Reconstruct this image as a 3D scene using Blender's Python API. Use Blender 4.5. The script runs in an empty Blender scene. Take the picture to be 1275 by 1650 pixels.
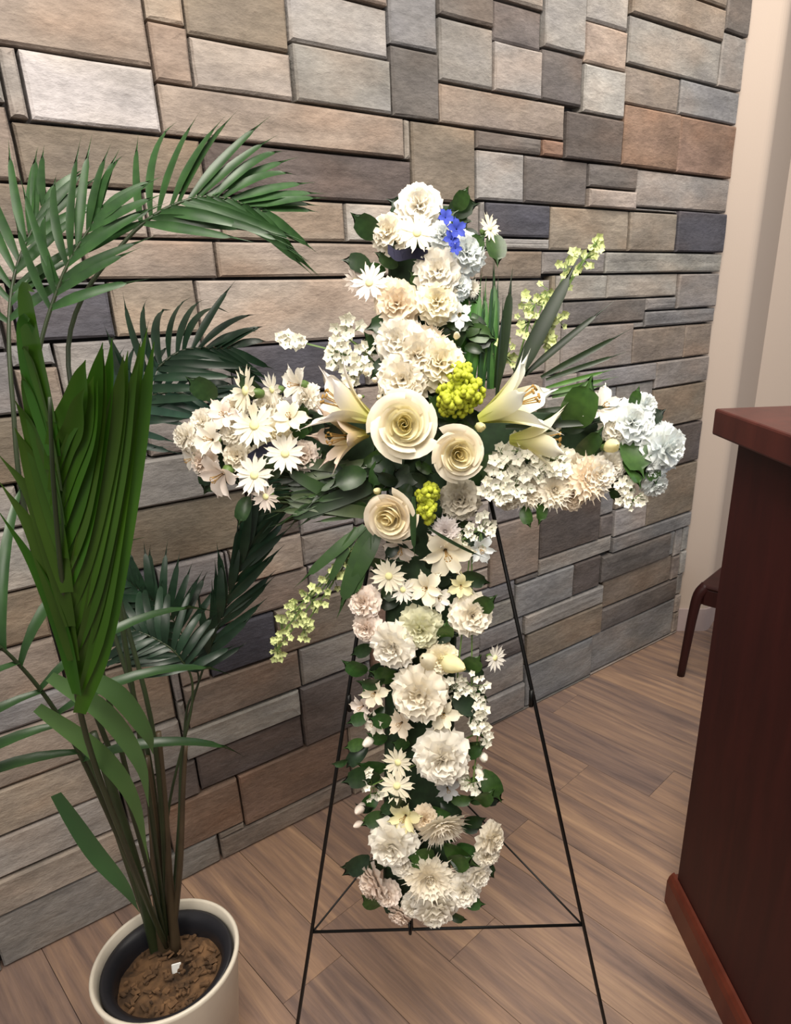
import bpy, bmesh, math, random
from mathutils import Vector, Matrix, noise
random.seed(11)
PI = math.pi
C = bpy.context.scene.collection
sc = bpy.context.scene

# ------------------------------------------------------------------ camera
H, F, PX, PY = 1.35, 1100.0, 700.0, 900.0          # eye height (m), focal length and principal point (px of 1275x1650)
PITCH, ROLL = math.radians(21.5), math.radians(1.5)
cd = bpy.data.cameras.new('camera'); cam = bpy.data.objects.new('camera', cd); C.objects.link(cam)
cam.matrix_world = Matrix.Translation((0, 0, H)) @ Matrix.Rotation(PI/2 - PITCH, 4, 'X') @ Matrix.Rotation(-ROLL, 4, 'Z')
cd.sensor_fit = 'VERTICAL'; cd.sensor_height = 36.0; cd.lens = 36.0*F/1650
cd.shift_x = (637.5 - PX)/1650; cd.shift_y = (PY - 825)/1650
cd.clip_start = .02
sc.camera = cam

# ------------------------------------------------------------------ world, lights, exposure
w = bpy.data.worlds.new('world'); sc.world = w; w.use_nodes = True
w.node_tree.nodes['Background'].inputs[0].default_value = (1.0, .95, .88, 1)
w.node_tree.nodes['Background'].inputs[1].default_value = .24
def area(name, loc, target, size, power, col, sizey=None):
    l = bpy.data.lights.new(name, 'AREA'); l.energy = power; l.color = col; l.size = size
    if sizey: l.shape = 'RECTANGLE'; l.size_y = sizey
    o = bpy.data.objects.new(name, l); C.objects.link(o); o.location = loc
    o.rotation_euler = (Vector(target)-Vector(loc)).to_track_quat('-Z', 'Y').to_euler()
    return o
area('ceiling_light', (.15, .25, 2.5), (.1, .95, .6), .7, 30, (1, .93, .83), .8)
area('ceiling_light_far', (.9, 1.75, 2.65), (.85, 1.8, 0), .6, 13, (1, .92, .82), .6)
area('ceiling_light_behind', (-.6, -1.2, 2.6), (-.2, .9, .8), 1.0, 24, (1, .93, .85), 1.0)
area('window_daylight', (2.9, .4, 1.9), (.4, 1.1, 1.1), 1.0, 11, (.72, .84, 1), 1.4)
sc.view_settings.view_transform = 'Standard'; sc.view_settings.look = 'None'
sc.view_settings.exposure = 0.55; sc.view_settings.gamma = 1.0
sc.view_settings.use_curve_mapping = False

# ------------------------------------------------------------------ measuring helpers (photo pixel -> point on a real plane)
cp, sp = math.cos(PITCH), math.sin(PITCH)
def ray(px, py):
    u, v = (px-PX)/F, (py-PY)/F
    u, v = u*math.cos(ROLL) - v*math.sin(ROLL), u*math.sin(ROLL) + v*math.cos(ROLL)
    return Vector((u, cp - v*sp, -sp - v*cp))
EYE = Vector((0, 0, H))
def on_plane(px, py, p0, n):
    d = ray(px, py); return EYE + d*((p0-EYE).dot(n)/d.dot(n))
def at_y(px, py, y):
    d = ray(px, py); return EYE + d*(y/d.y)

# ------------------------------------------------------------------ object helpers
def link(name, me, parent=None, loc=None):
    o = bpy.data.objects.new(name, me); C.objects.link(o)
    if parent: o.parent = parent
    if loc is not None: o.location = loc
    return o
def mesh(bm, name, mats, smooth=False):
    me = bpy.data.meshes.new(name); bm.to_mesh(me); bm.free()
    for m in (mats if isinstance(mats, (list, tuple)) else [mats]): me.materials.append(m)
    if smooth:
        for p in me.polygons: p.use_smooth = True
    return me
def obj(name, bm, mat, parent=None, loc=None, smooth=False):
    return link(name, mesh(bm, name, mat, smooth), parent, loc)
def thing(name, label, cat, loc):
    o = bpy.data.objects.new(name, None); C.objects.link(o); o.location = loc
    o.empty_display_size = .05; o['label'] = label; o['category'] = cat
    return o
def box(bm, x0, x1, y0, y1, z0, z1, bev=0.0, seg=1):
    r = bmesh.ops.create_cube(bm, size=1)
    for v in r['verts']:
        v.co = Vector(((x0+x1)/2 + v.co.x*(x1-x0), (y0+y1)/2 + v.co.y*(y1-y0), (z0+z1)/2 + v.co.z*(z1-z0)))
    if bev:
        es = list({e for v in r['verts'] for e in v.link_edges})
        bmesh.ops.bevel(bm, geom=es, offset=bev, segments=seg, affect='EDGES', profile=.5)
def tube(bm, pts, radii, n=6, caps=True):
    pts = [Vector(p) for p in pts]
    if not isinstance(radii, (list, tuple)): radii = [radii]*len(pts)
    rings = []; prev = None
    for i, p in enumerate(pts):
        t = (pts[min(i+1, len(pts)-1)] - pts[max(i-1, 0)]).normalized()
        if prev is None:
            a = t.orthogonal().normalized()
        else:
            a = (prev - t*prev.dot(t)).normalized()
        prev = a; b = t.cross(a)
        rings.append([bm.verts.new(p + (a*math.cos(2*PI*k/n) + b*math.sin(2*PI*k/n))*radii[i]) for k in range(n)])
    for r0, r1 in zip(rings, rings[1:]):
        for k in range(n): bm.faces.new((r0[k], r0[(k+1) % n], r1[(k+1) % n], r1[k]))
    if caps:
        bm.faces.new(rings[0][::-1]); bm.faces.new(rings[-1])
    return rings
def lathe(bm, prof, n=48, close=False):
    rings = [[bm.verts.new((r*math.cos(2*PI*k/n), r*math.sin(2*PI*k/n), z)) for k in range(n)] for r, z in prof]
    if close: rings.append(rings[0])
    for r0, r1 in zip(rings, rings[1:]):
        for k in range(n): bm.faces.new((r0[k], r0[(k+1) % n], r1[(k+1) % n], r1[k]))
    return rings
def spline(pts, n):
    """Catmull-Rom through pts, n samples per span."""
    P = [Vector(p) for p in pts]; P = [P[0]*2-P[1]] + P + [P[-1]*2-P[-2]]
    out = []
    for i in range(1, len(P)-2):
        a, b, c, d = P[i-1:i+3]
        for k in range(n):
            t = k/n
            out.append(.5*((2*b) + (c-a)*t + (2*a-5*b+4*c-d)*t*t + (3*b-a-3*c+d)*t**3))
    out.append(P[-2]); return out

# ------------------------------------------------------------------ materials
def mat(name, build):
    m = bpy.data.materials.new(name); m.use_nodes = True
    nt = m.node_tree; b = nt.nodes['Principled BSDF']
    build(nt, b); return m
def N(nt, t, **kw):
    n = nt.nodes.new(t)
    for k, v in kw.items():
        if k in n.inputs: n.inputs[k].default_value = v
        else: setattr(n, k, v)
    return n
def ramp(nt, stops, fac):
    r = nt.nodes.new('ShaderNodeValToRGB'); e = r.color_ramp.elements
    while len(e) < len(stops): e.new(.5)
    for x, (p, c) in zip(e, stops): x.position = p; x.color = (*c, 1)
    nt.links.new(fac, r.inputs[0]); return r
def mix(nt, kind, a, b, fac=1.0):
    m = nt.nodes.new('ShaderNodeMix'); m.data_type = 'RGBA'; m.blend_type = kind
    for s, v in ((m.inputs[0], fac), (m.inputs[6], a), (m.inputs[7], b)):
        if hasattr(v, 'links'): nt.links.new(v, s)
        elif isinstance(v, tuple): s.default_value = (*v, 1) if len(v) == 3 else v
        else: s.default_value = v
    return m.outputs[2]
def bump(nt, b, h, strength, dist):
    n = N(nt, 'ShaderNodeBump', Strength=strength, Distance=dist)
    nt.links.new(h, n.inputs['Height']); nt.links.new(n.outputs[0], b.inputs['Normal'])
def plain(name, col, rough=.5, metal=0.0, spec=.5, var=.12, scale=30.0, coat=0.0):
    def f(nt, b):
        tc = N(nt, 'ShaderNodeTexCoord'); nz = N(nt, 'ShaderNodeTexNoise', Scale=scale, Detail=4.0)
        nt.links.new(tc.outputs['Object'], nz.inputs['Vector'])
        r = ramp(nt, [(.3, tuple(c*(1-var) for c in col)), (.7, tuple(min(1, c*(1+var)) for c in col))], nz.outputs[0])
        nt.links.new(r.outputs[0], b.inputs['Base Color'])
        b.inputs['Roughness'].default_value = rough; b.inputs['Metallic'].default_value = metal
        b.inputs['Specular IOR Level'].default_value = spec; b.inputs['Coat Weight'].default_value = coat
    return mat(name, f)
def stone_f(nt, b):
    oi = N(nt, 'ShaderNodeObjectInfo'); tc = N(nt, 'ShaderNodeTexCoord')
    off = N(nt, 'ShaderNodeVectorMath', operation='MULTIPLY_ADD')
    nt.links.new(oi.outputs['Random'], off.inputs[0]); off.inputs[1].default_value = (37, 19, 53)
    nt.links.new(tc.outputs['Object'], off.inputs[2])
    mp = N(nt, 'ShaderNodeMapping'); mp.inputs['Scale'].default_value = (1, 1, 2.2); nt.links.new(off.outputs[0], mp.inputs[0])
    n1 = N(nt, 'ShaderNodeTexNoise', Scale=7.0, Detail=5.0, Roughness=.6); nt.links.new(mp.outputs[0], n1.inputs['Vector'])
    n2 = N(nt, 'ShaderNodeTexNoise', Scale=45.0, Detail=5.0, Roughness=.7); nt.links.new(mp.outputs[0], n2.inputs['Vector'])
    n3 = N(nt, 'ShaderNodeTexNoise', Scale=4.0, Detail=2.0); nt.links.new(mp.outputs[0], n3.inputs['Vector'])
    hue = ramp(nt, [(.30, (.88, .91, 1.0)), (.5, (1, 1, 1)), (.68, (1.12, .98, .88))], n3.outputs[0])
    c1 = mix(nt, 'MULTIPLY', oi.outputs['Color'], hue.outputs[0], .6)
    r1 = ramp(nt, [(.3, (.70, .70, .70)), (.7, (1.2, 1.2, 1.2))], n1.outputs[0])
    c2 = mix(nt, 'MULTIPLY', c1, r1.outputs[0])
    r2 = ramp(nt, [(.35, (.84, .84, .84)), (.65, (1.1, 1.1, 1.1))], n2.outputs[0])
    c3 = mix(nt, 'MULTIPLY', c2, r2.outputs[0])
    nt.links.new(c3, b.inputs['Base Color']); b.inputs['Roughness'].default_value = .85
    b.inputs['Specular IOR Level'].default_value = .25
    ad = N(nt, 'ShaderNodeMath', operation='MULTIPLY_ADD'); nt.links.new(n1.outputs[0], ad.inputs[0]); ad.inputs[1].default_value = 1.6
    nt.links.new(n2.outputs[0], ad.inputs[2]); bump(nt, b, ad.outputs[0], .4, .010)
M_stone = mat('ledge_stone', stone_f)
M_mortar = plain('dark_joint', (.045, .04, .038), .95)
def plank_f(nt, b):
    oi = N(nt, 'ShaderNodeObjectInfo'); tc = N(nt, 'ShaderNodeTexCoord')
    off = N(nt, 'ShaderNodeVectorMath', operation='MULTIPLY_ADD')
    nt.links.new(oi.outputs['Random'], off.inputs[0]); off.inputs[1].default_value = (31, 17, 5)
    nt.links.new(tc.outputs['Object'], off.inputs[2])
    mp = N(nt, 'ShaderNodeMapping'); mp.inputs['Scale'].default_value = (1.1, 13, 1); nt.links.new(off.outputs[0], mp.inputs[0])
    n1 = N(nt, 'ShaderNodeTexNoise', Scale=2.2, Detail=6.0, Roughness=.62, Distortion=.5); nt.links.new(mp.outputs[0], n1.inputs['Vector'])
    mp2 = N(nt, 'ShaderNodeMapping'); mp2.inputs['Scale'].default_value = (4, 90, 1); nt.links.new(off.outputs[0], mp2.inputs[0])
    n2 = N(nt, 'ShaderNodeTexNoise', Scale=2.0, Detail=4.0, Roughness=.6); nt.links.new(mp2.outputs[0], n2.inputs['Vector'])
    r = ramp(nt, [(.27, (.13, .096, .086)), (.42, (.23, .160, .128)), (.56, (.315, .212, .152)), (.75, (.45, .305, .200))], n1.outputs[0])
    r2 = ramp(nt, [(.3, (.86, .86, .86)), (.7, (1.10, 1.10, 1.10))], n2.outputs[0])
    c = mix(nt, 'MULTIPLY', r.outputs[0], r2.outputs[0])
    rr = ramp(nt, [(0, (.84, .84, .90)), (1, (1.12, 1.06, 1.0))], oi.outputs['Random'])
    c = mix(nt, 'MULTIPLY', c, rr.outputs[0])
    nt.links.new(c, b.inputs['Base Color']); b.inputs['Roughness'].default_value = .36
    b.inputs['Specular IOR Level'].default_value = .4
    bump(nt, b, n2.outputs[0], .15, .002)
M_plank = mat('vinyl_plank', plank_f)
def drywall_f(col):
    def f(nt, b):
        tc = N(nt, 'ShaderNodeTexCoord'); nz = N(nt, 'ShaderNodeTexNoise', Scale=260.0, Detail=3.0)
        nt.links.new(tc.outputs['Object'], nz.inputs['Vector'])
        b.inputs['Base Color'].default_value = (*col, 1); b.inputs['Roughness'].default_value = .7
        bump(nt, b, nz.outputs[0], .12, .002)
    return f
M_wall = mat('beige_paint', drywall_f((.52, .425, .355)))
M_base = plain('baseboard_vinyl', (.46, .37, .36), .5, var=.04)
def mahog(name, c0, c1, rough=.38):
    def f(nt, b):
        tc = N(nt, 'ShaderNodeTexCoord'); mp = N(nt, 'ShaderNodeMapping'); mp.inputs['Scale'].default_value = (9, 9, 1.2)
        nt.links.new(tc.outputs['Object'], mp.inputs[0])
        nz = N(nt, 'ShaderNodeTexNoise', Scale=3.0, Detail=6.0, Roughness=.6, Distortion=.4); nt.links.new(mp.outputs[0], nz.inputs['Vector'])
        r = ramp(nt, [(.3, c0), (.7, c1)], nz.outputs[0])
        nt.links.new(r.outputs[0], b.inputs['Base Color']); b.inputs['Roughness'].default_value = rough; b.inputs['Specular IOR Level'].default_value = .3
    return mat(name, f)
M_desk = mahog('mahogany_veneer', (.030, .0052, .0045), (.050, .0082, .0068), .55)
M_cap = mahog('mahogany_cap', (.048, .011, .009), (.085, .019, .014), .35)
M_plinth = mahog('mahogany_plinth', (.085, .019, .011), (.13, .030, .016), .4)
M_table = mahog('dark_cherry', (.022, .0045, .004), (.038, .0075, .0065), .5)
M_wire = plain('black_wire', (.012, .012, .012), .4, .6)
def petal_f(nt, b):
    oi = N(nt, 'ShaderNodeObjectInfo'); tc = N(nt, 'ShaderNodeTexCoord')
    nz = N(nt, 'ShaderNodeTexNoise', Scale=2.2, Detail=3.0); nt.links.new(tc.outputs['Object'], nz.inputs['Vector'])
    r = ramp(nt, [(.3, (.90, .86, .78)), (.7, (1.05, 1.04, 1.02))], nz.outputs[0])
    c = mix(nt, 'MULTIPLY', oi.outputs['Color'], r.outputs[0])
    nt.links.new(c, b.inputs['Base Color']); b.inputs['Roughness'].default_value = .65; b.inputs['Specular IOR Level'].default_value = .25
    tr = N(nt, 'ShaderNodeBsdfTranslucent'); nt.links.new(c, tr.inputs[0])
    mx = N(nt, 'ShaderNodeMixShader'); mx.inputs[0].default_value = .28
    out = nt.nodes['Material Output']
    nt.links.new(b.outputs[0], mx.inputs[1]); nt.links.new(tr.outputs[0], mx.inputs[2]); nt.links.new(mx.outputs[0], out.inputs[0])
M_petal = mat('flower_petal', petal_f)
def lily_f(nt, b):
    oi = N(nt, 'ShaderNodeObjectInfo'); tc = N(nt, 'ShaderNodeTexCoord'); sx = N(nt, 'ShaderNodeSeparateXYZ')
    nt.links.new(tc.outputs['Generated'], sx.inputs[0])
    r = ramp(nt, [(.08, (.62, .66, .16)), (.45, (.88, .84, .52)), (.8, (1, 1, 1))], sx.outputs[2])
    c = mix(nt, 'MULTIPLY', oi.outputs['Color'], r.outputs[0])
    nt.links.new(c, b.inputs['Base Color']); b.inputs['Roughness'].default_value = .5
    tr = N(nt, 'ShaderNodeBsdfTranslucent'); nt.links.new(c, tr.inputs[0])
    mx = N(nt, 'ShaderNodeMixShader'); mx.inputs[0].default_value = .25
    nt.links.new(b.outputs[0], mx.inputs[1]); nt.links.new(tr.outputs[0], mx.inputs[2]); nt.links.new(mx.outputs[0], nt.nodes['Material Output'].inputs[0])
M_lily = mat('lily_petal', lily_f)
def leaf_f(nt, b):
    oi = N(nt, 'ShaderNodeObjectInfo'); tc = N(nt, 'ShaderNodeTexCoord')
    nz = N(nt, 'ShaderNodeTexNoise', Scale=6.0, Detail=3.0); nt.links.new(tc.outputs['Object'], nz.inputs['Vector'])
    r = ramp(nt, [(.3, (.7, .75, .7)), (.7, (1.3, 1.25, 1.1))], nz.outputs[0])
    c = mix(nt, 'MULTIPLY', oi.outputs['Color'], r.outputs[0])
    nt.links.new(c, b.inputs['Base Color']); b.inputs['Roughness'].default_value = .38; b.inputs['Specular IOR Level'].default_value = .5
    tr = N(nt, 'ShaderNodeBsdfTranslucent'); nt.links.new(c, tr.inputs[0])
    mx = N(nt, 'ShaderNodeMixShader'); mx.inputs[0].default_value = .2
    nt.links.new(b.outputs[0], mx.inputs[1]); nt.links.new(tr.outputs[0], mx.inputs[2]); nt.links.new(mx.outputs[0], nt.nodes['Material Output'].inputs[0])
M_leaf = mat('leaf_green', leaf_f)
M_foam = plain('floral_foam', (.015, .035, .013), .9, var=.4, scale=60)
M_disc = plain('flower_disc', (.86, .76, .38), .8, var=.3, scale=200)
M_pollen = plain('pollen', (.35, .20, .05), .9)
M_stemg = plain('green_stem', (.10, .17, .04), .5)
M_floret = plain('floret_white', (.88, .85, .72), .7, var=.1)
M_floretg = plain('floret_green_white', (.62, .68, .30), .7, var=.2)
M_lime = plain('lime_filler', (.42, .46, .03), .7, var=.35, scale=120)
M_pot = plain('cream_ceramic', (.66, .60, .50), .35, var=.03)
M_nursery = plain('black_plastic', (.014, .014, .018), .4)
M_soil = plain('bark_mulch', (.095, .050, .022), .95, var=.75, scale=35)
M_cane = plain('palm_petiole', (.065, .045, .024), .5, var=.3, scale=12)
M_caneg = plain('palm_rachis', (.022, .034, .012), .45, var=.3, scale=12)
M_tag = plain('white_plastic', (.75, .75, .72), .5)
M_ribbon = plain('navy_ribbon', (.035, .035, .075), .45)

# ------------------------------------------------------------------ setting: stone wall
def on_floor(px, py): p = EYE + ray(px, py)*(H/-ray(px, py).z); p.z = 0; return p
W0, W1 = on_floor(250, 1425), on_floor(1080, 1015)      # two points of the joint between wall and floor
WANG = math.atan2(W1.y-W0.y, W1.x-W0.x)
WD = Vector((math.cos(WANG), math.sin(WANG), 0)); WN = Vector((WD.y, -WD.x, 0))
S0, S1, ZT = -.80, round((W1-W0).length, 2), 2.3
bm = bmesh.new(); box(bm, S0, S1, 0, .14, 0, ZT)
wall = obj('wall_back', bm, M_mortar, None, W0); wall.rotation_euler = (0, 0, WANG); wall['kind'] = 'structure'
wall['label'] = 'stacked ledge stone wall behind the floral cross'
def wall_sz(px, py):
    p = on_plane(px, py, W0 - WN*-.035, WN); return (p-W0).dot(WD), p.z
T1, T2, T3 = (.42, .33, .255), (.36, .285, .225), (.47, .39, .325)      # tans
G1, G2, G3 = (.36, .325, .295), (.44, .405, .37), (.30, .285, .28)      # greys
D1, D2, D3 = (.115, .11, .135), (.17, .135, .12), (.20, .17, .155)      # slate, dark brown, brown-grey
B1, B2, LW = (.34, .21, .14), (.30, .235, .17), (.62, .58, .54)       # brown, olive brown, whitish
# each row: one stone measured in the photograph (upper-left corner, lower-right corner) and its colour
STONES = [
 (80,128,251,207,LW),(264,146,629,254,T2),(345,100,473,163,T3),(480,105,627,183,G1),(633,105,700,190,D3),(633,192,661,255,D3),
 (60,195,327,298,B2),(329,227,663,321,D2),(120,306,236,378,T3),(240,310,355,384,G2),(357,320,558,380,T2),(562,335,640,380,G2),
 (170,390,346,451,T2),(353,386,660,449,T1),(182,464,310,540,T1),(316,453,640,540,T3),(60,500,181,543,D1),(120,546,375,612,G1),
 (395,541,570,625,D1),(702,140,720,190,G1),(723,140,906,220,T2),(815,100,871,156,G2),(876,105,937,168,D3),(940,130,1008,184,G2),
 (1012,130,1096,170,T2),(662,198,768,323,B2),(772,210,876,245,D3),(878,222,906,247,B1),(911,180,1001,258,D2),(1005,170,1092,268,B1),
 (1097,188,1182,277,B1),(1099,150,1190,196,G3),(775,246,845,323,G2),(850,255,945,328,D3),(956,264,1026,305,D3),(953,309,1019,336,T3),
 (1027,274,1178,341,G1),(805,331,885,377,D1),(790,382,883,403,G2),(890,333,1013,399,T1),(1017,338,1088,400,T2),(1095,344,1165,400,D1),
 (780,408,867,450,B2),(868,412,882,445,D1),(885,405,975,438,G1),(978,405,1162,438,G1),(780,452,874,492,T3),(913,445,977,481,G2),
 (985,441,1093,474,G2),(1098,441,1160,495,G1),(923,483,1040,520,D3),(1044,500,1150,518,G3),(1044,477,1093,497,G3),(923,524,1020,572,G1),
 (1026,520,1104,575,T2),(1107,518,1150,572,T2),(950,578,1056,610,G3),(1060,578,1145,615,G1),(1010,622,1060,682,G1),(1063,617,1130,678,B2),
 (1050,684,1120,742,D2),(1060,746,1113,822,B2),(880,832,955,872,D2),(806,866,865,906,T2),(881,889,985,890,G1),(988,868,1108,848,G3),
 (930,905,968,937,D2),(969,898,1068,903,D3),(849,933,926,956,G3),(979,935,1072,925,B2),(862,985,968,958,G1),(955,1040,1076,1010,G3),
 (862,1082,953,1072,G3),(187,938,250,958,D1),(340,960,478,975,T2),(340,1022,440,1058,D1),(450,985,585,1005,T2),(320,1105,480,1110,T2),
 (485,1050,600,1060,G1),(300,1172,484,1152,G2),(180,1225,296,1228,G1),(489,1108,575,1160,D3),(320,1218,482,1203,D2),(220,1258,317,1275,D2),
 (391,1252,548,1250,B1),(296,1292,386,1330,B1),(363,1354,552,1290,T2),(250,1392,360,1390,G1),(215,745,400,770,G1),(186,820,380,800,T3),
 (150,845,385,880,B2),(100,770,205,800,G3),(255,935,340,960,G3),(120,1000,250,1030,T3),(260,975,336,1030,T3),(420,640,560,690,G2),
 (160,690,235,740,G1),(240,690,400,735,G1),(700,330,770,400,G1),(560,880,690,930,T2),(400,890,470,940,T1),(560,1000,640,1060,B1),
]
NS, NZ = int((S1-S0)*100), int(ZT*100)
grid = [[0]*NS for _ in range(NZ)]
rects = []
def put(i0, i1, j0, j1, col):
    for j in range(j0, j1):
        for i in range(i0, i1): grid[j][i] = 1
    rects.append((i0, i1, j0, j1, col))
for x0, y0, x1, y1, col in STONES:
    s0, z1 = wall_sz(x0, y0); s1, z0 = wall_sz(x1, y1)
    i0, i1 = max(0, round((s0-S0)*100)), min(NS, round((s1-S0)*100)); j0, j1 = max(0, round(z0*100)), min(NZ, round(z1*100))
    if i1 >= NS-5: i1 = NS
    while i1-i0 > 2 and j1-j0 > 2:                      # trim the side that overlaps most until it fits
        e = {'l': sum(grid[j][i0] for j in range(j0, j1)), 'r': sum(grid[j][i1-1] for j in range(j0, j1)),
             'b': sum(grid[j0][i] for i in range(i0, i1)), 't': sum(grid[j1-1][i] for i in range(i0, i1))}
        tot = sum(grid[j][i] for j in range(j0, j1) for i in range(i0, i1))
        if not tot: break
        fr = {'l': e['l']/(j1-j0), 'r': e['r']/(j1-j0), 'b': e['b']/(i1-i0), 't': e['t']/(i1-i0)}
        k = max(fr, key=fr.get)
        if fr[k] == 0: i1 = i0; break
        if k == 'l': i0 += 1
        elif k == 'r': i1 -= 1
        elif k == 'b': j0 += 1
        else: j1 -= 1
    if i1-i0 >= 5 and j1-j0 >= 3: put(i0, i1, j0, j1, col)

rs = random.Random(5)
for step in range(4):                                   # close narrow gaps: let measured stones meet their neighbours
    for q, (i0, i1, j0, j1, col) in enumerate(rects):
        if i0 > 0 and not any(grid[j][i0-1] for j in range(j0, j1)): i0 -= 1
        if i1 < NS and not any(grid[j][i1] for j in range(j0, j1)): i1 += 1
        if j0 > 0 and not any(grid[j0-1][i0:i1]): j0 -= 1
        if j1 < NZ and not any(grid[j1][i0:i1]): j1 += 1
        rects[q] = (i0, i1, j0, j1, col)
        for j in range(j0, j1):
            for i in range(i0, i1): grid[j][i] = 1
for j in range(NZ):                                     # the stretches nobody sees clearly: courses of the same stone
    i = 0
    while i < NS:
        if grid[j][i]: i += 1; continue
        run = i
        while run < NS and not grid[j][run]: run += 1
        wmax = run-i; wd = rs.randint(28, 58)
        if wmax-wd < 12: wd = wmax
        hd = rs.choice((8, 9, 10, 11, 12, 14))
        h = 0
        while j+h < NZ and h < hd+4 and not any(grid[j+h][i:i+wd]): h += 1
        if h > hd and not (h < hd+4): h = hd
        h = max(1, min(h, hd if h >= hd+4 else h))
        put(i, i+wd, j, j+h, rs.choice((T1, T2, T3, G1, G2, G3, T2, G1, B2, T2, D3, G1)))
        i += wd
def stone_mesh(wd, ht, d, r):
    bm = bmesh.new(); g = .003
    x0, x1, z0, z1 = -wd/2+g, wd/2-g, -ht/2+g, ht/2-g
    def ring(ins, dep, jx):
        a = [(x0+ins, z0+ins), (0, z0+ins), (x1-ins, z0+ins), (x1-ins, 0), (x1-ins, z1-ins), (0, z1-ins), (x0+ins, z1-ins), (x0+ins, 0)]
        return [bm.verts.new((x + r.uniform(-jx, jx), -dep + r.uniform(-jx, jx), z + r.uniform(-jx, jx))) for x, z in a]
    j = min(.0012, ht*.02)
    R = [ring(0, 0, 0), ring(0, d-.0045, 0 if ht < .03 else .0008), ring(min(.0045, ht*.12), d, j), ring(min(.03, ht*.3, wd*.3), d+r.uniform(-.0005, .0012), min(.001, ht*.03))]
    for a, b in zip(R, R[1:]):
        for k in range(8): bm.faces.new((a[k], a[(k+1) % 8], b[(k+1) % 8], b[k]))
    bm.faces.new(R[-1])
    bmesh.ops.recalc_face_normals(bm, faces=bm.faces)
    return mesh(bm, 'stone', M_stone)
for i0, i1, j0, j1, col in rects:
    wd, ht = (i1-i0)/100, (j1-j0)/100
    if wd*ht < .0008: continue
    o = link('stone', stone_mesh(wd, ht, rs.uniform(.028, .040), rs), wall, (S0+(i0+i1)/200, 0, (j0+j1)/200))
    k = rs.uniform(.9, 1.1); gm = sum(col)/3; o.color = (*(.80*k*(c*.82 + gm*.18)*rs.uniform(.98, 1.02) for c in col), 1)

# ------------------------------------------------------------------ setting: floor of vinyl planks
bm = bmesh.new(); box(bm, -3.2, 3.4, -1.6, 4.4, -.04, -.0065)
floor = obj('floor', bm, M_mortar); floor['kind'] = 'structure'; floor['label'] = 'grey brown wood plank floor'
PANG = math.radians(90+44.7); PWD, PLN = .152, 1.22
pd, pn = Vector((math.cos(PANG), math.sin(PANG), 0)), Vector((-math.sin(PANG), math.cos(PANG), 0))
bm = bmesh.new(); box(bm, -PLN/2+.0004, PLN/2-.0004, -PWD/2+.0005, PWD/2-.0005, -.006, 0, .0006)
plank_me = mesh(bm, 'plank', M_plank)
rp = random.Random(3)
for r in range(-16, 14):
    sh = rp.random()*PLN
    for q in range(-4, 4):
        c = pn*(r*PWD) + pd*(q*PLN + sh) + Vector((.3, 1.3, 0))
        pts = [c + pd*a*PLN/2 for a in (-1, 0, 1)]
        if not any(-1.5 < p.x < 2.1 and .1 < p.y < 3.3 and (p-W0).dot(WN) > -.05 for p in pts): continue
        o = link('plank', plank_me, floor, c); o.rotation_euler = (0, 0, PANG)

# ------------------------------------------------------------------ setting: beige wall end with rounded corner, baseboard
c0 = W0 + WD*S1 - WN*-.0; c0 = Vector((c0.x+.004, c0.y, 0))
path = [c0 + Vector((-.0, .0, 0)), c0 + Vector((.115, -.01, 0))]
for k in range(1, 7):
    a = math.radians(-5 + 60*k/6); path.append(path[-1] + Vector((math.cos(a), math.sin(a), 0))*.008)
path.append(path[-1] + Vector((math.cos(math.radians(55)), math.sin(math.radians(55)), 0))*.35)
path.append(path[-1] + Vector((1.6, .05, 0)))
def ribbon_wall(path, off, z0, z1, thick, bm):
    nrm = []
    for i, p in enumerate(path):
        t = (path[min(i+1, len(path)-1)] - path[max(i-1, 0)]).normalized(); nrm.append(Vector((t.y, -t.x, 0)))
    fr = [p + n*off for p, n in zip(path, nrm)]; bk = [p + n*(off-thick) for p, n in zip(path, nrm)]
    V = [[bm.verts.new(Vector((q.x, q.y, z))) for q in L] for L in (fr, bk) for z in (z0, z1)]
    f0, f1, b0, b1 = V
    for i in range(len(path)-1):
        bm.faces.new((f0[i], f0[i+1], f1[i+1], f1[i])); bm.faces.new((b0[i+1], b0[i], b1[i], b1[i+1]))
        bm.faces.new((f1[i], f1[i+1], b1[i+1], b1[i])); bm.faces.new((f0[i+1], f0[i], b0[i], b0[i+1]))
    for i in (0, len(path)-1): bm.faces.new((f0[i], f1[i], b1[i], b0[i]))
    bmesh.ops.recalc_face_normals(bm, faces=bm.faces)
bm = bmesh.new(); ribbon_wall(path, 0, 0, ZT, .06, bm)
wr = obj('wall_right', bm, M_wall); wr['kind'] = 'structure'; wr['label'] = 'smooth beige painted wall beside the stone wall'
bm = bmesh.new(); ribbon_wall(path[:-1], .009, 0, .10, .008, bm)
br = obj('baseboard_right', bm, M_base); br['kind'] = 'structure'; br['label'] = 'mauve grey baseboard under the beige wall'

# ------------------------------------------------------------------ reception desk
desk = thing('reception_desk', 'dark red mahogany reception desk with overhanging ledge and lighter plinth', 'desk', (.537, 1.180, 0))
desk.rotation_euler = (0, 0, math.radians(4.0))
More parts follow.
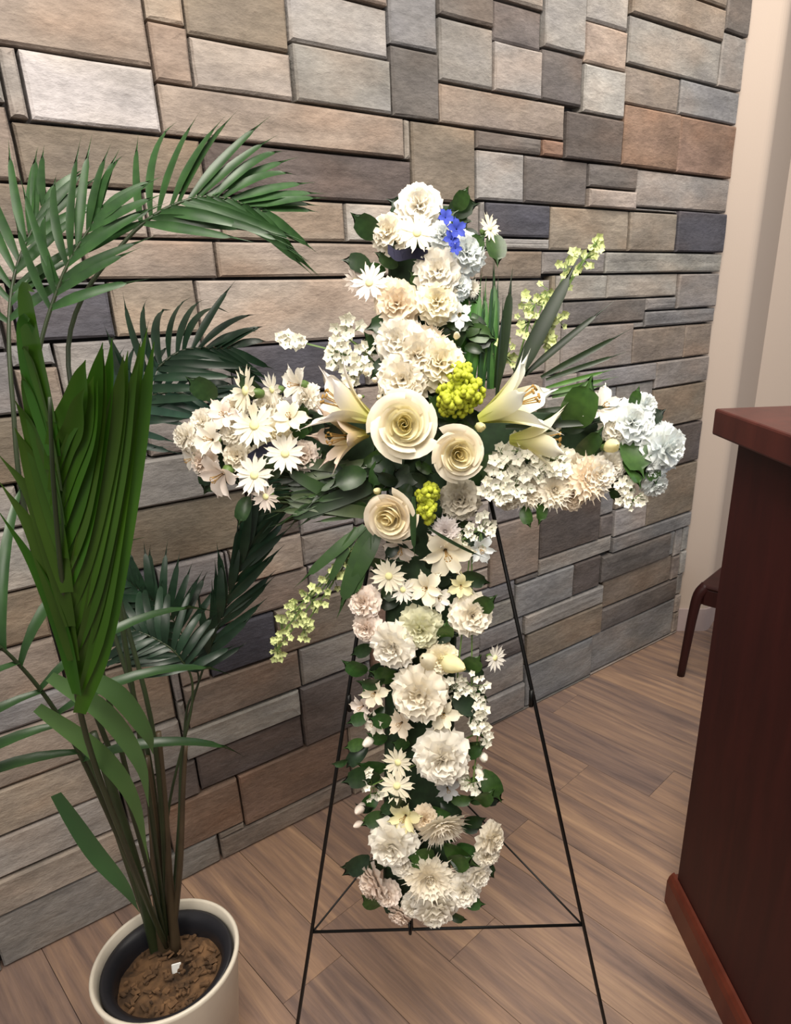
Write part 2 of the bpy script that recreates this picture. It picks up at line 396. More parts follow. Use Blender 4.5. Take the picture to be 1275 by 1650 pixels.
# local: x right into the desk, y away from the camera (0 = far end), z up
bm = bmesh.new(); box(bm, 0, .11, -1.75, 0, 0, 1.098, .002); obj('front_panel', bm, M_desk, desk)
bm = bmesh.new(); box(bm, .11, .62, -.03, 0, 0, .73, .002); obj('end_panel', bm, M_desk, desk)
bm = bmesh.new(); box(bm, .11, .66, -1.75, .01, .73, .76, .003); obj('work_surface', bm, M_cap, desk)
bm = bmesh.new(); box(bm, -.036, .115, -1.75, .03, 1.098, 1.144, .004, 2); obj('ledge', bm, M_cap, desk)
bm = bmesh.new()
prof = [(-.001, 0), (-.016, 0), (-.016, .062), (-.012, .075), (-.006, .083), (-.001, .086)]
for y0, y1 in ((-1.75, .015),):
    A = [bm.verts.new((x, y0, z)) for x, z in prof]; B = [bm.verts.new((x, y1, z)) for x, z in prof]
    for k in range(len(prof)-1): bm.faces.new((A[k], A[k+1], B[k+1], B[k]))
    bm.faces.new(A); bm.faces.new(B[::-1])
box(bm, -.001, .62, .0005, .015, 0, .080)
bmesh.ops.recalc_face_normals(bm, faces=bm.faces)
o = obj('plinth', bm, M_plinth, desk); o['label'] = 'lighter reddish brown plinth moulding'

# ------------------------------------------------------------------ low side table behind the desk
sx, sy = .923, 2.225
tab = thing('side_table', 'low dark cherry wood table with curved legs behind the reception desk', 'table', (sx+.22, sy-.03, 0))
tab.rotation_euler = (0, 0, math.radians(48))           # one corner points left past the desk
bm = bmesh.new(); box(bm, -.155, .155, -.155, .155, .352, .368, .008, 2); obj('tabletop', bm, M_table, tab)
bm = bmesh.new()
for a in ((-.15, .15, -.152, -.134), (-.15, .15, .134, .152), (-.152, -.134, -.134, .134), (.134, .152, -.134, .134)):
    box(bm, *a, .292, .351, .002)
obj('apron', bm, M_table, tab)
for ax in (-1, 1):
    for ay in (-1, 1):
        bm = bmesh.new()
        p = spline([(ax*.172, ay*.172, 0), (ax*.166, ay*.166, .13), (ax*.160, ay*.160, .25), (ax*.152, ay*.152, .325), (ax*.134, ay*.134, .359)], 4)
        tube(bm, p, [.014+.008*i/len(p) for i in range(len(p))], 8)
        bmesh.ops.recalc_face_normals(bm, faces=bm.faces)
        obj('leg', bm, M_table, tab, smooth=True)

# ------------------------------------------------------------------ wire easel
LEAN = math.radians(12)
E0 = Vector((0, .80, 0)); EN = Vector((0, -math.cos(LEAN), math.sin(LEAN)))      # plane of the two front legs, facing the camera
def on_easel(px, py, off=0.0): return on_plane(px, py, E0 + EN*off, EN)
apex = on_easel(685, 356)
fl, fr = on_easel(520, 1400), on_easel(914, 1380)
def foot(p): d = (p-apex); return apex + d*(apex.z/-d.z)
footl, footr = foot(fl), foot(fr)
easel = thing('wire_easel', 'thin black wire easel stand holding up the flower cross', 'easel', (0, .95, 0))
EO = easel.location
R_ = .0032
def wire(name, pts, r=R_, n=8):
    bm = bmesh.new(); tube(bm, [Vector(p)-EO for p in pts], r, n); bmesh.ops.recalc_face_normals(bm, faces=bm.faces)
    return obj(name, bm, M_wire, easel, smooth=True)
lift = Vector((0, 0, .003))
wire('front_leg', [footl+lift, apex + Vector((-.006, 0, 0))]); wire('front_leg', [footr+lift, apex + Vector((.006, 0, 0))])
rear = Vector((-.002, 1.285, .003)); wire('rear_leg', [rear, apex + Vector((0, .009, .004))])
def along(a, b, z): return a + (b-a)*((z-a.z)/(b.z-a.z))
zc = on_easel(720, 1496).z
cl, cr = along(footl, apex, zc), along(footr, apex, zc)
wire('crossbar', [cl, cr], .0026)
rj = along(rear, apex, zc+.02)
wire('brace', [cl, rj], .0018); wire('brace', [cr, rj], .0018)
m = on_easel(664, 1497)
UPE = Vector((0, math.sin(LEAN), math.cos(LEAN)))
wire('hook', [m, m + UPE*.030, m + EN*.012 + UPE*.034, m + EN*.055 + UPE*.034, m + EN*.062 + UPE*.040, m + EN*.062 + UPE*.06], .0026)
zc2 = on_easel(570, 1143).z
for k, (f, sgn) in enumerate(((footl, -1), (footr, 1))):                      # small clip rings on the legs
    p = along(f, apex, zc2-.0)
    wire('leg_clip', [p + Vector((-sgn*.004, -.004, 0)), p + Vector((-sgn*.004, -.004, .03))], .004)

# ------------------------------------------------------------------ flower building blocks (unit size: radius 1, facing +Z)
rf = random.Random(21)
def patch(bm, M, L, W, prof, a0, a1, cup=0.0, nx=4, ny=5, ruf=0.0, jag=0.0, r0=0.0, z0=0.0, rnd=rf, twist=0.0):
    """One petal: starts at (r0, z0) along +X, rising at a0 and bending to a1 (radians above the XY plane)."""
    rows = []; x, z = r0, z0; seed = rnd.uniform(0, 50)
    for j in range(ny+1):
        t = j/ny; a = a0 + (a1-a0)*t
        if j: x += math.cos(a)*L/ny; z += math.sin(a)*L/ny
        wv = W*prof(t); row = []
        for i in range(nx+1):
            u = i/nx*2-1
            dz = cup*u*u*wv + ruf*t*t*math.sin(u*5.5 + seed + t*2)*W
            ex = (jag*L*(1 if i % 2 else -1)*rnd.uniform(.4, 1)) if j == ny and jag else 0
            edge = -(u*u)*.22*L*max(0, t-.72)/.28 if not jag else -(u*u)*.12*L*max(0, t-.7)/.3
            px = x + (ex+edge)*math.cos(a) - dz*math.sin(a); pz = z + (ex+edge)*math.sin(a) + dz*math.cos(a)
            row.append(bm.verts.new(M @ Vector((px, u*wv + twist*t*t, pz))))
        rows.append(row)
    for a, b in zip(rows, rows[1:]):
        for i in range(nx): bm.faces.new((a[i], a[i+1], b[i+1], b[i]))
def RZ(a): return Matrix.Rotation(a, 4, 'Z')
fan = lambda t: .16 + .84*t**.8
oval = lambda t: max(.06, math.sin(PI*min(1, .12+.86*t))**.75)
strap = lambda t: (.45+.55*min(1, t*2.2))*(1 if t < .75 else max(.22, 1-((t-.75)/.25)**2*.8))
spear = lambda t: max(.03, (.55+.45*min(1, t*3))*(1-t**2.2))
def carnation_mesh(seed):
    r = random.Random(seed); bm = bmesh.new()
    for el, n, L, W, z in ((-6, 8, .95, .42, .12), (12, 9, .92, .40, .18), (30, 8, .86, .38, .24), (48, 7, .78, .36, .30), (66, 6, .68, .32, .36), (82, 4, .58, .28, .40)):
        o = r.uniform(0, 6)
        for k in range(n):
            e = math.radians(el + r.uniform(-9, 9))
            patch(bm, RZ(o + 2*PI*k/n + r.uniform(-.15, .15)), L*r.uniform(.9, 1.06), W*r.uniform(.9, 1.15), fan, e+.35, e-.25, .05, 5, 4, .24, .07, .05, z-.2, r)
    return mesh(bm, 'carnation', M_petal, True)
def chrysanthemum_mesh(seed):
    r = random.Random(seed); bm = bmesh.new()
    for el, n, L in ((-4, 20, 1.0), (12, 19, .93), (28, 16, .82), (44, 13, .68), (62, 10, .52), (80, 6, .40)):
        o = r.uniform(0, 6)
        for k in range(n):
            e = math.radians(el + r.uniform(-7, 7))
            patch(bm, RZ(o + 2*PI*k/n + r.uniform(-.08, .08)), L*r.uniform(.88, 1.08), .105, strap, e-.12, e+.42, .35, 2, 4, 0, 0, .04, .02, r)
    return mesh(bm, 'chrysanthemum', M_petal, True)
def petal_me(name, L, W, prof, a0, a1, cup, nx=3, ny=6, ruf=0.0, m=None, r0=.05, z0=0.0, thick=0.0):
    bm = bmesh.new(); patch(bm, Matrix.Identity(4), L, W, prof, a0, a1, cup, nx, ny, ruf, 0, r0, z0)
    return mesh(bm, name, m or M_petal, True)
def rose_petal_me(R, Ht, half, curl, z0=0.0):
    bm = bmesh.new(); rows = []; ny, nx = 7, 8
    for j in range(ny+1):
        t = j/ny
        rr = R*(.22 + .78*math.sin(min(1, t*1.25)*PI/2)); z = z0 + Ht*t
        if t > .62: q = (t-.62)/.38; rr += curl*q*q; z -= curl*.55*q*q
        row = []
        for i in range(nx+1):
            u = i/nx*2-1; a = u*half*(.55+.45*math.sin(min(1, t*1.3)*PI/2))
            zz = z - Ht*.22*abs(u)**3*t; ro = rr*(1 + .10*u)
            row.append(bm.verts.new((ro*math.cos(a), ro*math.sin(a), zz)))
        rows.append(row)
    for a, b in zip(rows, rows[1:]):
        for i in range(nx): bm.faces.new((a[i], a[i+1], b[i+1], b[i]))
    return mesh(bm, 'petal', M_petal, True)
ROSE = [(rose_petal_me(.12, .80, 1.7, .0), 3), (rose_petal_me(.23, .82, 1.35, .02), 4), (rose_petal_me(.35, .80, 1.25, .05), 4),
        (rose_petal_me(.48, .74, 1.1, .08), 5), (rose_petal_me(.63, .64, 1.0, .14), 5), (rose_petal_me(.78, .48, .92, .22), 5)]
DAISY_P = [petal_me('petal', .82, .115, lambda t: (.5+.5*min(1, t*2.2))*(1 if t < .6 else max(.12, 1-((t-.6)/.4)**2)), -.05+a, .18+b, .25, 2, 5, 0, None, .16, .05) for a, b in ((0, 0), (.14, .05), (-.1, .2))]
LILY_P = [petal_me('petal', 1.9, .30, lambda t: max(.05, math.sin(PI*(.10+.88*t))**.8), 1.38, .72, .35, 4, 10, 0, M_lily, .10, -.95),
          petal_me('petal', 1.85, .21, lambda t: max(.05, math.sin(PI*(.10+.88*t))**.8), 1.34, .60, .25, 4, 10, 0, M_lily, .11, -.95)]
OPEN_P = [petal_me('petal', 1.0, .30, lambda t: max(.05, math.sin(PI*(.06+.92*t))**.7), .75, -.15, .25, 4, 7, .05, None, .06, -.25),
          petal_me('petal', .95, .20, lambda t: max(.05, math.sin(PI*(.06+.92*t))**.7), .95, .05, .3, 4, 7, .0, None, .06, -.25)]
bm = bmesh.new(); bmesh.ops.create_icosphere(bm, subdivisions=2, radius=1)
for v in bm.verts: v.co.z *= .5
DISC = mesh(bm, 'flower_centre', M_disc, True)
bm = bmesh.new()
for k in range(6):
    a = 2*PI*k/6; c = Vector((math.cos(a), math.sin(a), 0))
    tube(bm, [c*.03+Vector((0, 0, -.9)), c*.10+Vector((0, 0, 0)), c*.22+Vector((0, 0, .45))], .018, 4)
    d = Vector((-c.y, c.x, 0)); tube(bm, [c*.22+Vector((0, 0, .47))-d*.07, c*.22+Vector((0, 0, .47))+d*.07], .035, 5)
STAMEN = mesh(bm, 'stamens', M_pollen, True)
bm = bmesh.new(); lathe(bm, [(.02, -.75), (.18, -.6), (.34, -.3), (.40, .05), (.34, .40), (.20, .72), (.05, .92)], 10)
for v in bm.verts:
    a = math.atan2(v.co.y, v.co.x); k = 1+.10*math.sin(3*a+v.co.z*3); v.co.x *= k; v.co.y *= k
BUD = mesh(bm, 'flower_bud', M_petal, True)
bm = bmesh.new(); lathe(bm, [(.02, -.75), (.16, -.66), (.22, -.45), (.10, -.22)], 8); CALYX = mesh(bm, 'calyx', M_stemg, True)
CARN = [carnation_mesh(s) for s in (1, 2, 3, 4)]; CHRY = [chrysanthemum_mesh(s) for s in (5, 6)]
def leaf_me(L, W, a0, a1, fold, prof=None, nx=4, ny=7):
    bm = bmesh.new(); patch(bm, Matrix.Identity(4), L, W, prof or (lambda t: max(.02, math.sin(PI*(.03+.95*t**.85))**.85)), a0, a1, fold, nx, ny)
    return mesh(bm, 'leaf', M_leaf, True)
LEAF = [leaf_me(1, .27, .5, -.4, .25), leaf_me(1, .30, .3, -.2, .15), leaf_me(1, .22, .7, -.6, .35)]
BLADE = [leaf_me(1, w_, a, b, .3, lambda t: max(.03, (.5+.5*min(1, t*4))*(1-t**3)), 2, 9) for w_, a, b in ((.022, .15, -.15), (.022, .35, -.4), (.040, .12, -.12), (.040, .3, -.35))]

# ------------------------------------------------------------------ the floral cross
base = on_easel(668, 1488, .07)
cross = thing('floral_cross', 'tall cross of white flowers and greenery leaning on the black easel', 'flower arrangement', base)
def P(px, py, off=.095): return on_easel(px, py, off) - base
def mm(px_, p): return px_*((p+base-EYE).dot(Vector((0, cp, -sp))))/F      # pixels at that distance -> metres
def orient(d, roll=0.0):
    return (Vector(d).to_track_quat('Z', 'Y').to_matrix().to_4x4() @ RZ(roll))
AX = -.012
def face(p, k=1.0):
    """outward direction at p: the cross faces the viewer, its rim flowers turn outwards"""
    q = p + base; inarm = abs(q.z - 1.09) < .12
    dx = (q.x-AX)*(.6 if inarm else 4.5)*k; dz = ((q.z-1.09)*2.5 if inarm else 0)*k
    return Vector((dx + rf.uniform(-.25, .25), -1, .25 + dz + rf.uniform(-.2, .2))).normalized()
def put_f(name, me, p, size, d, roll=None, col=(1, 1, 1), parent=cross, label=None):
    o = link(name, me, parent)
    o.matrix_local = Matrix.Translation(p) @ orient(d, rf.uniform(0, 6.28) if roll is None else roll) @ Matrix.Scale(size, 4)
    o.color = (*col, 1)
    if label: o['label'] = label
    return o
def sub(name, me, parent, M, col=None):
    o = link(name, me, parent); o.matrix_local = M
    o.color = parent.color if col is None else (*col, 1); return o
WH, CR, IV, PK, PE, BL, YE = (.96, .94, .89), (.95, .90, .74), (.95, .91, .82), (.94, .85, .80), (.94, .84, .70), (.88, .94, .98), (.92, .88, .55)
def carnation(px, py, r, col=WH, off=.085, d=None, **k):
    p = P(px, py, off); put_f('carnation', rf.choice(CARN), p, mm(r, p)*1.12, d or face(p), col=col, **k)
def mum(px, py, r, col=IV, off=.085, d=None, **k):
    p = P(px, py, off); put_f('chrysanthemum', rf.choice(CHRY), p, mm(r, p)*1.06, d or face(p), col=col, **k)
def joined_me(proto, n, zr=0.0):
    bm = bmesh.new(); r = random.Random(n*7+len(proto))
    for k in range(n):
        t = proto[k % len(proto)]; s0 = len(bm.verts); bm.from_mesh(t); bm.verts.ensure_lookup_table()
        M = RZ(2*PI*k/n + r.uniform(-.1, .1))
        for v in bm.verts[s0:]: v.co = M @ v.co
    return mesh(bm, 'petals', M_petal, True)
DAISY_J, OPEN_J = joined_me(DAISY_P, 14), joined_me(OPEN_P, 6)
def daisy(px, py, r, col=WH, off=.10, d=None, n=15):
    p = P(px, py, off); o = put_f('daisy', CALYX, p, mm(r, p)*1.08, d or face(p), col=col)
    if r < 29.5: sub('petals', DAISY_J, o, RZ(rf.random()*6))
    else:
      for k in range(n):
        sub('petal', rf.choice(DAISY_P), o, RZ(2*PI*k/n + rf.uniform(-.12, .12)))
    sub('flower_centre', DISC, o, Matrix.Translation((0, 0, .08)) @ Matrix.Scale(.19, 4))
def rose(px, py, r, col, off, d, label):
    p = P(px, py, off); o = put_f('rose', CALYX, p, mm(r, p)*1.04, d, col=col, label=label)
    for li, (me, n) in enumerate(ROSE):
        for k in range(n):
            q = 1.0-li*.01; deep = (1, .97, .74) if li < 2 else (1, .99, .87) if li < 4 else (1, .97, .95)
            sub('petal', me, o, Matrix.Translation((0, 0, -.25)) @ RZ(2*PI*k/n + li*.9 + rf.uniform(-.1, .1)) @ Matrix.Rotation(rf.uniform(-.10, .10), 4, 'Y') @ Matrix.Rotation(rf.uniform(-.12, .12), 4, 'X') @ Matrix.Scale(rf.uniform(.92, 1.08), 4),
                tuple(a*b*q for a, b in zip(col, deep)))
def lily(px, py, r, d, col=WH, off=.11, label=None, sc_=1.0):
    p = P(px, py, off); o = put_f('lily', CALYX, p, mm(r, p), d, col=col, label=label)
    for k in range(6):
        sub('petal', LILY_P[k % 2], o, RZ(2*PI*k/6 + .3) @ Matrix.Scale(rf.uniform(.94, 1.04), 4))
    sub('stamens', STAMEN, o, Matrix.Scale(.8, 4))
def alstro(px, py, r, col=WH, off=.095, d=None, label=None):
    p = P(px, py, off); o = put_f('peruvian_lily', CALYX, p, mm(r, p)*1.08, d or face(p), col=col, label=label)
    if r < 33: sub('petals', OPEN_J, o, RZ(rf.random()*6))
    else:
      for k in range(6):
        sub('petal', OPEN_P[k % 2], o, RZ(2*PI*k/6 + rf.uniform(-.1, .1)))
    sub('stamens', STAMEN, o, Matrix.Translation((0, 0, .05)) @ Matrix.Scale(.5, 4))
def bud(px, py, r, col=IV, off=.10, d=None):
    p = P(px, py, off); o = put_f('flower_bud', BUD, p, mm(r, p)*1.3, d or face(p), col=col)
    sub('calyx', CALYX, o, Matrix.Translation((0, 0, -.5)) @ Matrix.Scale(1.1, 4))
# greens
def leaf(px, py, ang, r, col=(.03, .075, .02), off=.07, k=None, rise=.0):
    """leaf from (px, py) pointing to screen angle ang (0 right, 90 up), r px long"""
    p = P(px, py, off); a = math.radians(ang)
    d = Vector((math.cos(a), -.25+rise, math.sin(a)*.97)).normalized()
    side = d.cross(Vector((rf.uniform(-.4, .4), -1, rf.uniform(-.1, .5)))).normalized()
    up = side.cross(d)*-1
    if up.y > 0: up = -up; side = -side
    M = Matrix((d, up.cross(d), up)).transposed().to_4x4()
    o = link('leaf', LEAF[rf.randrange(3) if k is None else k], cross)
    o.matrix_local = Matrix.Translation(p) @ M @ Matrix.Scale(mm(r, p), 4)
    s = rf.uniform(.5, 1.05); o.color = (*(c*s for c in col), 1); return o
def blade(x0, y0, x1, y1, col=(.025, .06, .015), off0=.08, off1=.10, k=0, wide=1.0):
    a = P(x0, y0, off0); b = P(x1, y1, off1); d = b-a; L = d.length; d.normalize()
    up = Vector((rf.uniform(-.5, .5), -1, .3)); up = (up - d*up.dot(d)).normalized()
    M = Matrix((d, up.cross(d), up)).transposed().to_4x4()
    o = link('grass_blade', BLADE[k], cross); o.matrix_local = Matrix.Translation(a) @ M @ Matrix.Diagonal((L, L*wide, L, 1))
    s = rf.uniform(.8, 1.25); o.color = (*(c*s for c in col), 1)

# foam core: upright and arms
ztop, zbot = P(690, 352, 0).z, P(668, 1475, 0).z
zarm = P(690, 715, 0).z
bm = bmesh.new()
def bar(x0, x1, z0, z1):
    n = 10
    for A in (0,):
        box(bm, x0, x1, -.025, .025, z0, z1, .012, 2)
S_ = Matrix.Rotation(-LEAN, 4, 'X')
L_up = (P(690, 362, 0)-P(671, 1472, 0)).length
mid = (P(690, 715, 0)-P(668, 1475, 0)).length
bar(-.055, .055, .01, L_up-.01)
def frame(zv):
    zv = zv.normalized(); yv = (-EN); xv = yv.cross(zv).normalized(); return Matrix((xv, zv.cross(xv), zv)).transposed().to_4x4()
f_ = obj('foam_upright', bm, M_foam, cross); f_.matrix_local = Matrix.Translation(P(671, 1472, .030)) @ frame(P(690, 356, 0)-P(671, 1472, 0))
bm = bmesh.new(); hw = (P(1050, 715, 0)-P(330, 715, 0)).length/2
box(bm, -hw, hw, -.0245, .0245, -.05, .05, .012, 2)
ad = (P(1050, 718, 0)-P(330, 712, 0)).normalized()
f_ = obj('foam_crosspiece', bm, M_foam, cross); f_.matrix_local = Matrix.Translation(P(690, 718, .031)) @ frame(EN.cross(ad) if EN.cross(ad).z > 0 else ad.cross(EN))

# leaf collar all along the cross
for k in range(255):
    t = k/255
    if k % 3:
        y = rf.uniform(340, 1470); f = (y-340)/1130
        half = 62 + 38*f if y > 800 else 70
        x = 688 - 14*f + rf.uniform(-1, 1)*half
        ang = (rf.uniform(-50, 50) if x > 685-14*f else rf.uniform(130, 230))
    else:
        x = rf.uniform(330, 1055); y = 715 + rf.uniform(-45, 50)
        ang = rf.uniform(20, 160) if y < 715 else rf.uniform(200, 340)
    leaf(x, y, ang + rf.uniform(-25, 25), rf.uniform(34, 58), rf.choice(((.02, .05, .015), (.03, .085, .02), (.045, .10, .025), (.018, .04, .02))), rf.uniform(.055, .088))
for a in ((612, 382, 140, 62), (600, 432, 165, 55), (735, 340, 60, 44), (795, 375, 275, 60), (640, 520, 190, 60), (922, 688, 78, 104), (930, 730, 55, 70), (1010, 700, 290, 80),
          (1005, 740, 300, 60), (868, 800, 268, 52), (845, 815, 285, 40), (712, 1030, 80, 55), (765, 985, 50, 60), (750, 1080, 60, 55), (620, 1095, 165, 55), (725, 1390, 45, 60),
          (715, 1360, -20, 70), (780, 1240, -60, 60), (770, 1290, 60, 60), (560, 1225, 175, 30), (600, 1245, 180, 55), (700, 1380, 150, 60), (660, 1290, 130, 60), (400, 800, 250, 55),
          (420, 640, 120, 60), (350, 640, 135, 60), (590, 760, 200, 70), (660, 780, 240, 60), (1020, 655, 85, 42)):
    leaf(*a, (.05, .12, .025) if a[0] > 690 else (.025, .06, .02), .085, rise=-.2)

# upright, top to crossing
carnation(676, 335, 36, WH); carnation(628, 376, 30, IV); daisy(672, 376, 34, CR, .12); carnation(712, 380, 24, BL)
for x, y, r in ((719, 349, 13), (737, 368, 15), (728, 384, 13), (735, 400, 10)):
    p = P(x, y, .125); o = put_f('delphinium', CALYX, p, mm(r, p)*1.25, face(p), col=(.06, .09, .52), label='small deep blue blossom')
    for k in range(5): sub('petal', OPEN_P[0], o, RZ(2*PI*k/5))
carnation(750, 408, 32, BL); daisy(788, 368, 24, CR, .09, Vector((.7, -.7, .3)))
carnation(706, 440, 38, WH, .09); carnation(703, 488, 32, CR, .10); carnation(738, 462, 22, BL, .08)
daisy(596, 456, 32, PK); daisy(573, 452, 20, PK, .08); carnation(641, 491, 36, PE, .09); carnation(628, 470, 22, WH, .08)
alstro(740, 508, 24, BL); bud(736, 541, 11, CR)
carnation(644, 549, 38, WH, .095); carnation(672, 574, 44, IV, .10, Vector((.05, -1, .2))); carnation(708, 588, 40, CR, .105); carnation(650, 612, 40, IV, .11); mum(690, 555, 36, PE, .09)
rose(652, 685, 52, (.96, .93, .80), .15, Vector((.02, -1, .22)), 'largest cream rose at the crossing')
rose(738, 732, 43, (.96, .92, .80), .145, Vector((.12, -1, .12)), 'middle sized cream rose')
rose(631, 832, 41, (.95, .89, .76), .135, Vector((-.35, -1, -.05)), 'small cream rose below the crossing')
bud(774, 688, 16, YE, .13, Vector((.2, -1, .2))); bud(608, 791, 11, YE, .12)
for x, y in ((604, 612), (579, 640), (590, 600), (612, 640)): bud(x, y, 9, IV, .11)

# left arm
for a in ((398, 630, 40, CR), (411, 686, 40, CR), (411, 766, 35, IV), (460, 731, 34, IV), (429, 800, 26, PK)): daisy(*a, .11)
alstro(475, 620, 36, WH); alstro(359, 668, 30, PK); alstro(337, 708, 34, IV, .11); alstro(466, 672, 34, CR, .115)
carnation(303, 704, 23, WH, .085, Vector((-.7, -.7, .1))); alstro(352, 768, 44, PK, .10, Vector((-.45, -.8, -.2))); alstro(307, 740, 30, WH, .085, Vector((-.7, -.6, -.2)))
daisy(440, 628, 28, WH, .09); carnation(500, 640, 20, WH, .085)
lily(545, 650, 66, Vector((-.84, -.25, .52)), (.92, .86, .82), .12, 'white trumpet lily pointing to the left')
lily(548, 705, 54, Vector((-.75, -.60, .05)), (.90, .74, .64), .11, 'peach flushed lily')

for a in ((380, 660, 24, IV), (435, 655, 24, WH), (450, 700, 24, CR), (385, 735, 24, IV), (425, 735, 22, WH), (330, 680, 22, WH), (490, 735, 24, PK), (330, 745, 22, PK), (375, 700, 20, WH)): carnation(*a, .075)
# right arm
lily(838, 646, 76, Vector((.86, -.30, .42)), (.93, .93, .84), .15, 'long white trumpet lily with a yellow throat')
lily(880, 708, 60, Vector((.95, -.25, .02)), (.92, .88, .74), .115, 'cream lily half open')
alstro(972, 655, 38, WH, .10, Vector((.3, -.9, .4)))
carnation(1016, 682, 37, BL); carnation(1066, 722, 38, BL, .085, Vector((.5, -.8, .1))); carnation(1037, 655, 22, BL); carnation(1054, 778, 22, BL, .075, Vector((.3, -.8, -.4)))
carnation(1040, 740, 26, BL, .08); bud(985, 719, 22, YE, .11); mum(947, 772, 42, PE, .10); carnation(960, 765, 30, WH, .095); mum(893, 790, 36, IV, .095); mum(855, 792, 34, IV, .09)
carnation(990, 690, 24, WH)

for a in ((985, 750, 24, WH), (925, 750, 24, IV), (920, 800, 22, PE), (1030, 700, 24, BL), (1050, 755, 22, BL), (820, 800, 22, IV)): carnation(*a, .075)
# below the crossing
carnation(742, 804, 32, (.66, .62, .54), .09); mum(718, 856, 28, (.82, .78, .80), .10); alstro(646, 885, 32, PK, .09, Vector((-.1, -.9, -.4)))
alstro(720, 893, 48, CR, .11, Vector((.15, -1, -.15))); alstro(775, 886, 28, BL, .10)
daisy(627, 928, 30, CR); daisy(650, 950, 24, WH); alstro(686, 948, 34, CR, .105); alstro(708, 965, 24, WH); alstro(743, 945, 24, YE, .10); carnation(759, 990, 34, IV)
carnation(589, 970, 26, PK); carnation(592, 1010, 23, PK); carnation(636, 1038, 37, WH, .095); carnation(678, 1010, 34, (.84, .85, .66), .09)
bud(692, 1066, 28, CR, .10, Vector((-.3, -.7, .6))); bud(725, 1068, 30, YE, .105, Vector((.6, -.7, .1))); carnation(712, 1060, 26, CR, .09)
daisy(797, 1060, 23, WH, .08, Vector((.6, -.7, .2))); carnation(678, 1116, 44, IV, .10); alstro(715, 1152, 30, CR, .10)
alstro(603, 1118, 27, CR); alstro(582, 1140, 24, PK, .085); alstro(645, 1166, 28, PE, .095); alstro(603, 1166, 24, IV, .09)
bud(594, 1195, 15, WH, .085); carnation(711, 1218, 43, WH, .10, Vector((.1, -1, .2))); bud(779, 1220, 14, WH, .085); bud(772, 1245, 12, WH, .085)
daisy(642, 1228, 27, CR, .10); daisy(640, 1266, 29, CR, .105); alstro(722, 1272, 24, (.62, .64, .68), .085)
bud(581, 1302, 15, PK, .08); bud(578, 1328, 11, PK, .08); mum(711, 1328, 46, IV, .10, Vector((.2, -.8, -.35))); alstro(651, 1318, 32, YE, .10); carnation(684, 1318, 20, PE, .085)
carnation(633, 1358, 38, WH, .095); carnation(652, 1385, 26, WH, .09); mum(692, 1414, 46, IV, .10); carnation(700, 1456, 36, WH, .095, Vector((.1, -.9, -.2)))
carnation(666, 1458, 19, WH, .085); carnation(788, 1350, 26, IV, .08, Vector((.7, -.7, .1))); carnation(784, 1375, 20, IV, .08); carnation(765, 1405, 26, WH, .09, Vector((.5, -.8, 0))); carnation(746, 1432, 27, WH, .09)
carnation(606, 1420, 30, PK, .085, Vector((-.8, -.5, -.2))); carnation(625, 1440, 20, PK, .085); carnation(646, 1470, 20, PK, .085, Vector((-.4, -.8, -.5)))
mum(760, 465, 16, WH, .07)

# fillers: sprays of tiny florets, each spray one part that nobody could count
def spray(name, root, clumps, n, fr, mats, col_stem=0, off=.10, off0=.06, spread=1.0, label=None):
    bm = bmesh.new(); o0 = P(*root, off0)
    for (cx, cy, rx, ry) in clumps:
        c = P(cx, cy, off); tube(bm, [Vector((0, 0, 0)), (c-o0)*.55 + Vector((0, -.008, .004)), c-o0], .0013, 3)
        for q in range(n):
            a, rr = rf.uniform(0, 2*PI), math.sqrt(rf.random())
            p = P(cx+math.cos(a)*rx*rr, cy+math.sin(a)*ry*rr, off + rf.uniform(-.02, .02)*spread)
            tube(bm, [c-o0 + (p-c)*.15, p-o0], .0006, 3, False)
            s0 = len(bm.faces); bm.faces.ensure_lookup_table()
            r = fr*rf.uniform(.7, 1.25)
            Q = orient(Vector((rf.uniform(-.6, .6), -1, rf.uniform(-.4, .7))), rf.uniform(0, 6)); Q = Matrix.Translation(p-o0) @ Q
            for k in range(5):
                A = RZ(2*PI*k/5); V = [Q @ A @ Vector(v)*1 for v in ((0, 0, -.3*r), (.62*r, .42*r, .1*r), (1.05*r, 0, .25*r), (.62*r, -.42*r, .1*r))]
                f = bm.faces.new([bm.verts.new(v) for v in V]); f.material_index = 1
    o = obj(name, bm, [M_stemg, mats], cross, o0); o['kind'] = 'stuff'
    if label: o['label'] = label
spray('wax_flower_spray', (800, 740), [(815, 745, 28, 30), (850, 725, 34, 32), (885, 745, 34, 32), (860, 765, 40, 24), (828, 785, 34, 22), (800, 790, 24, 22)], 34, .0085, M_floret, label='dense ivory cluster of tiny flowers')
spray('snapdragon_spray', (830, 600), [(960, 392, 18, 14), (940, 418, 22, 20), (912, 440, 20, 24), (885, 468, 24, 24), (862, 490, 26, 22), (898, 515, 22, 26), (852, 520, 22, 26), (885, 545, 18, 18), (815, 575, 20, 30)], 10, .0062, M_floretg, off=.07, label='airy green and white flower spike')
spray('hanging_spray', (590, 860), [(565, 900, 24, 34), (540, 935, 26, 26), (500, 965, 30, 20), (475, 985, 20, 22), (455, 1020, 16, 28), (490, 1010, 14, 24), (446, 1048, 12, 16)], 15, .0058, M_floretg, off=.075, label='drooping spray of tiny pale green flowers')
spray('filler_spray', (610, 590), [(560, 545, 30, 32), (590, 575, 22, 26), (470, 548, 22, 10), (545, 570, 22, 26), (570, 600, 22, 20)], 17, .008, M_floret, off=.085, label='upper spray of small ivory flowers')
spray('filler_spray', (760, 860), [(775, 855, 26, 30), (745, 870, 20, 20), (735, 1110, 26, 16), (760, 1105, 26, 22)], 20, .006, M_floret, off=.09)
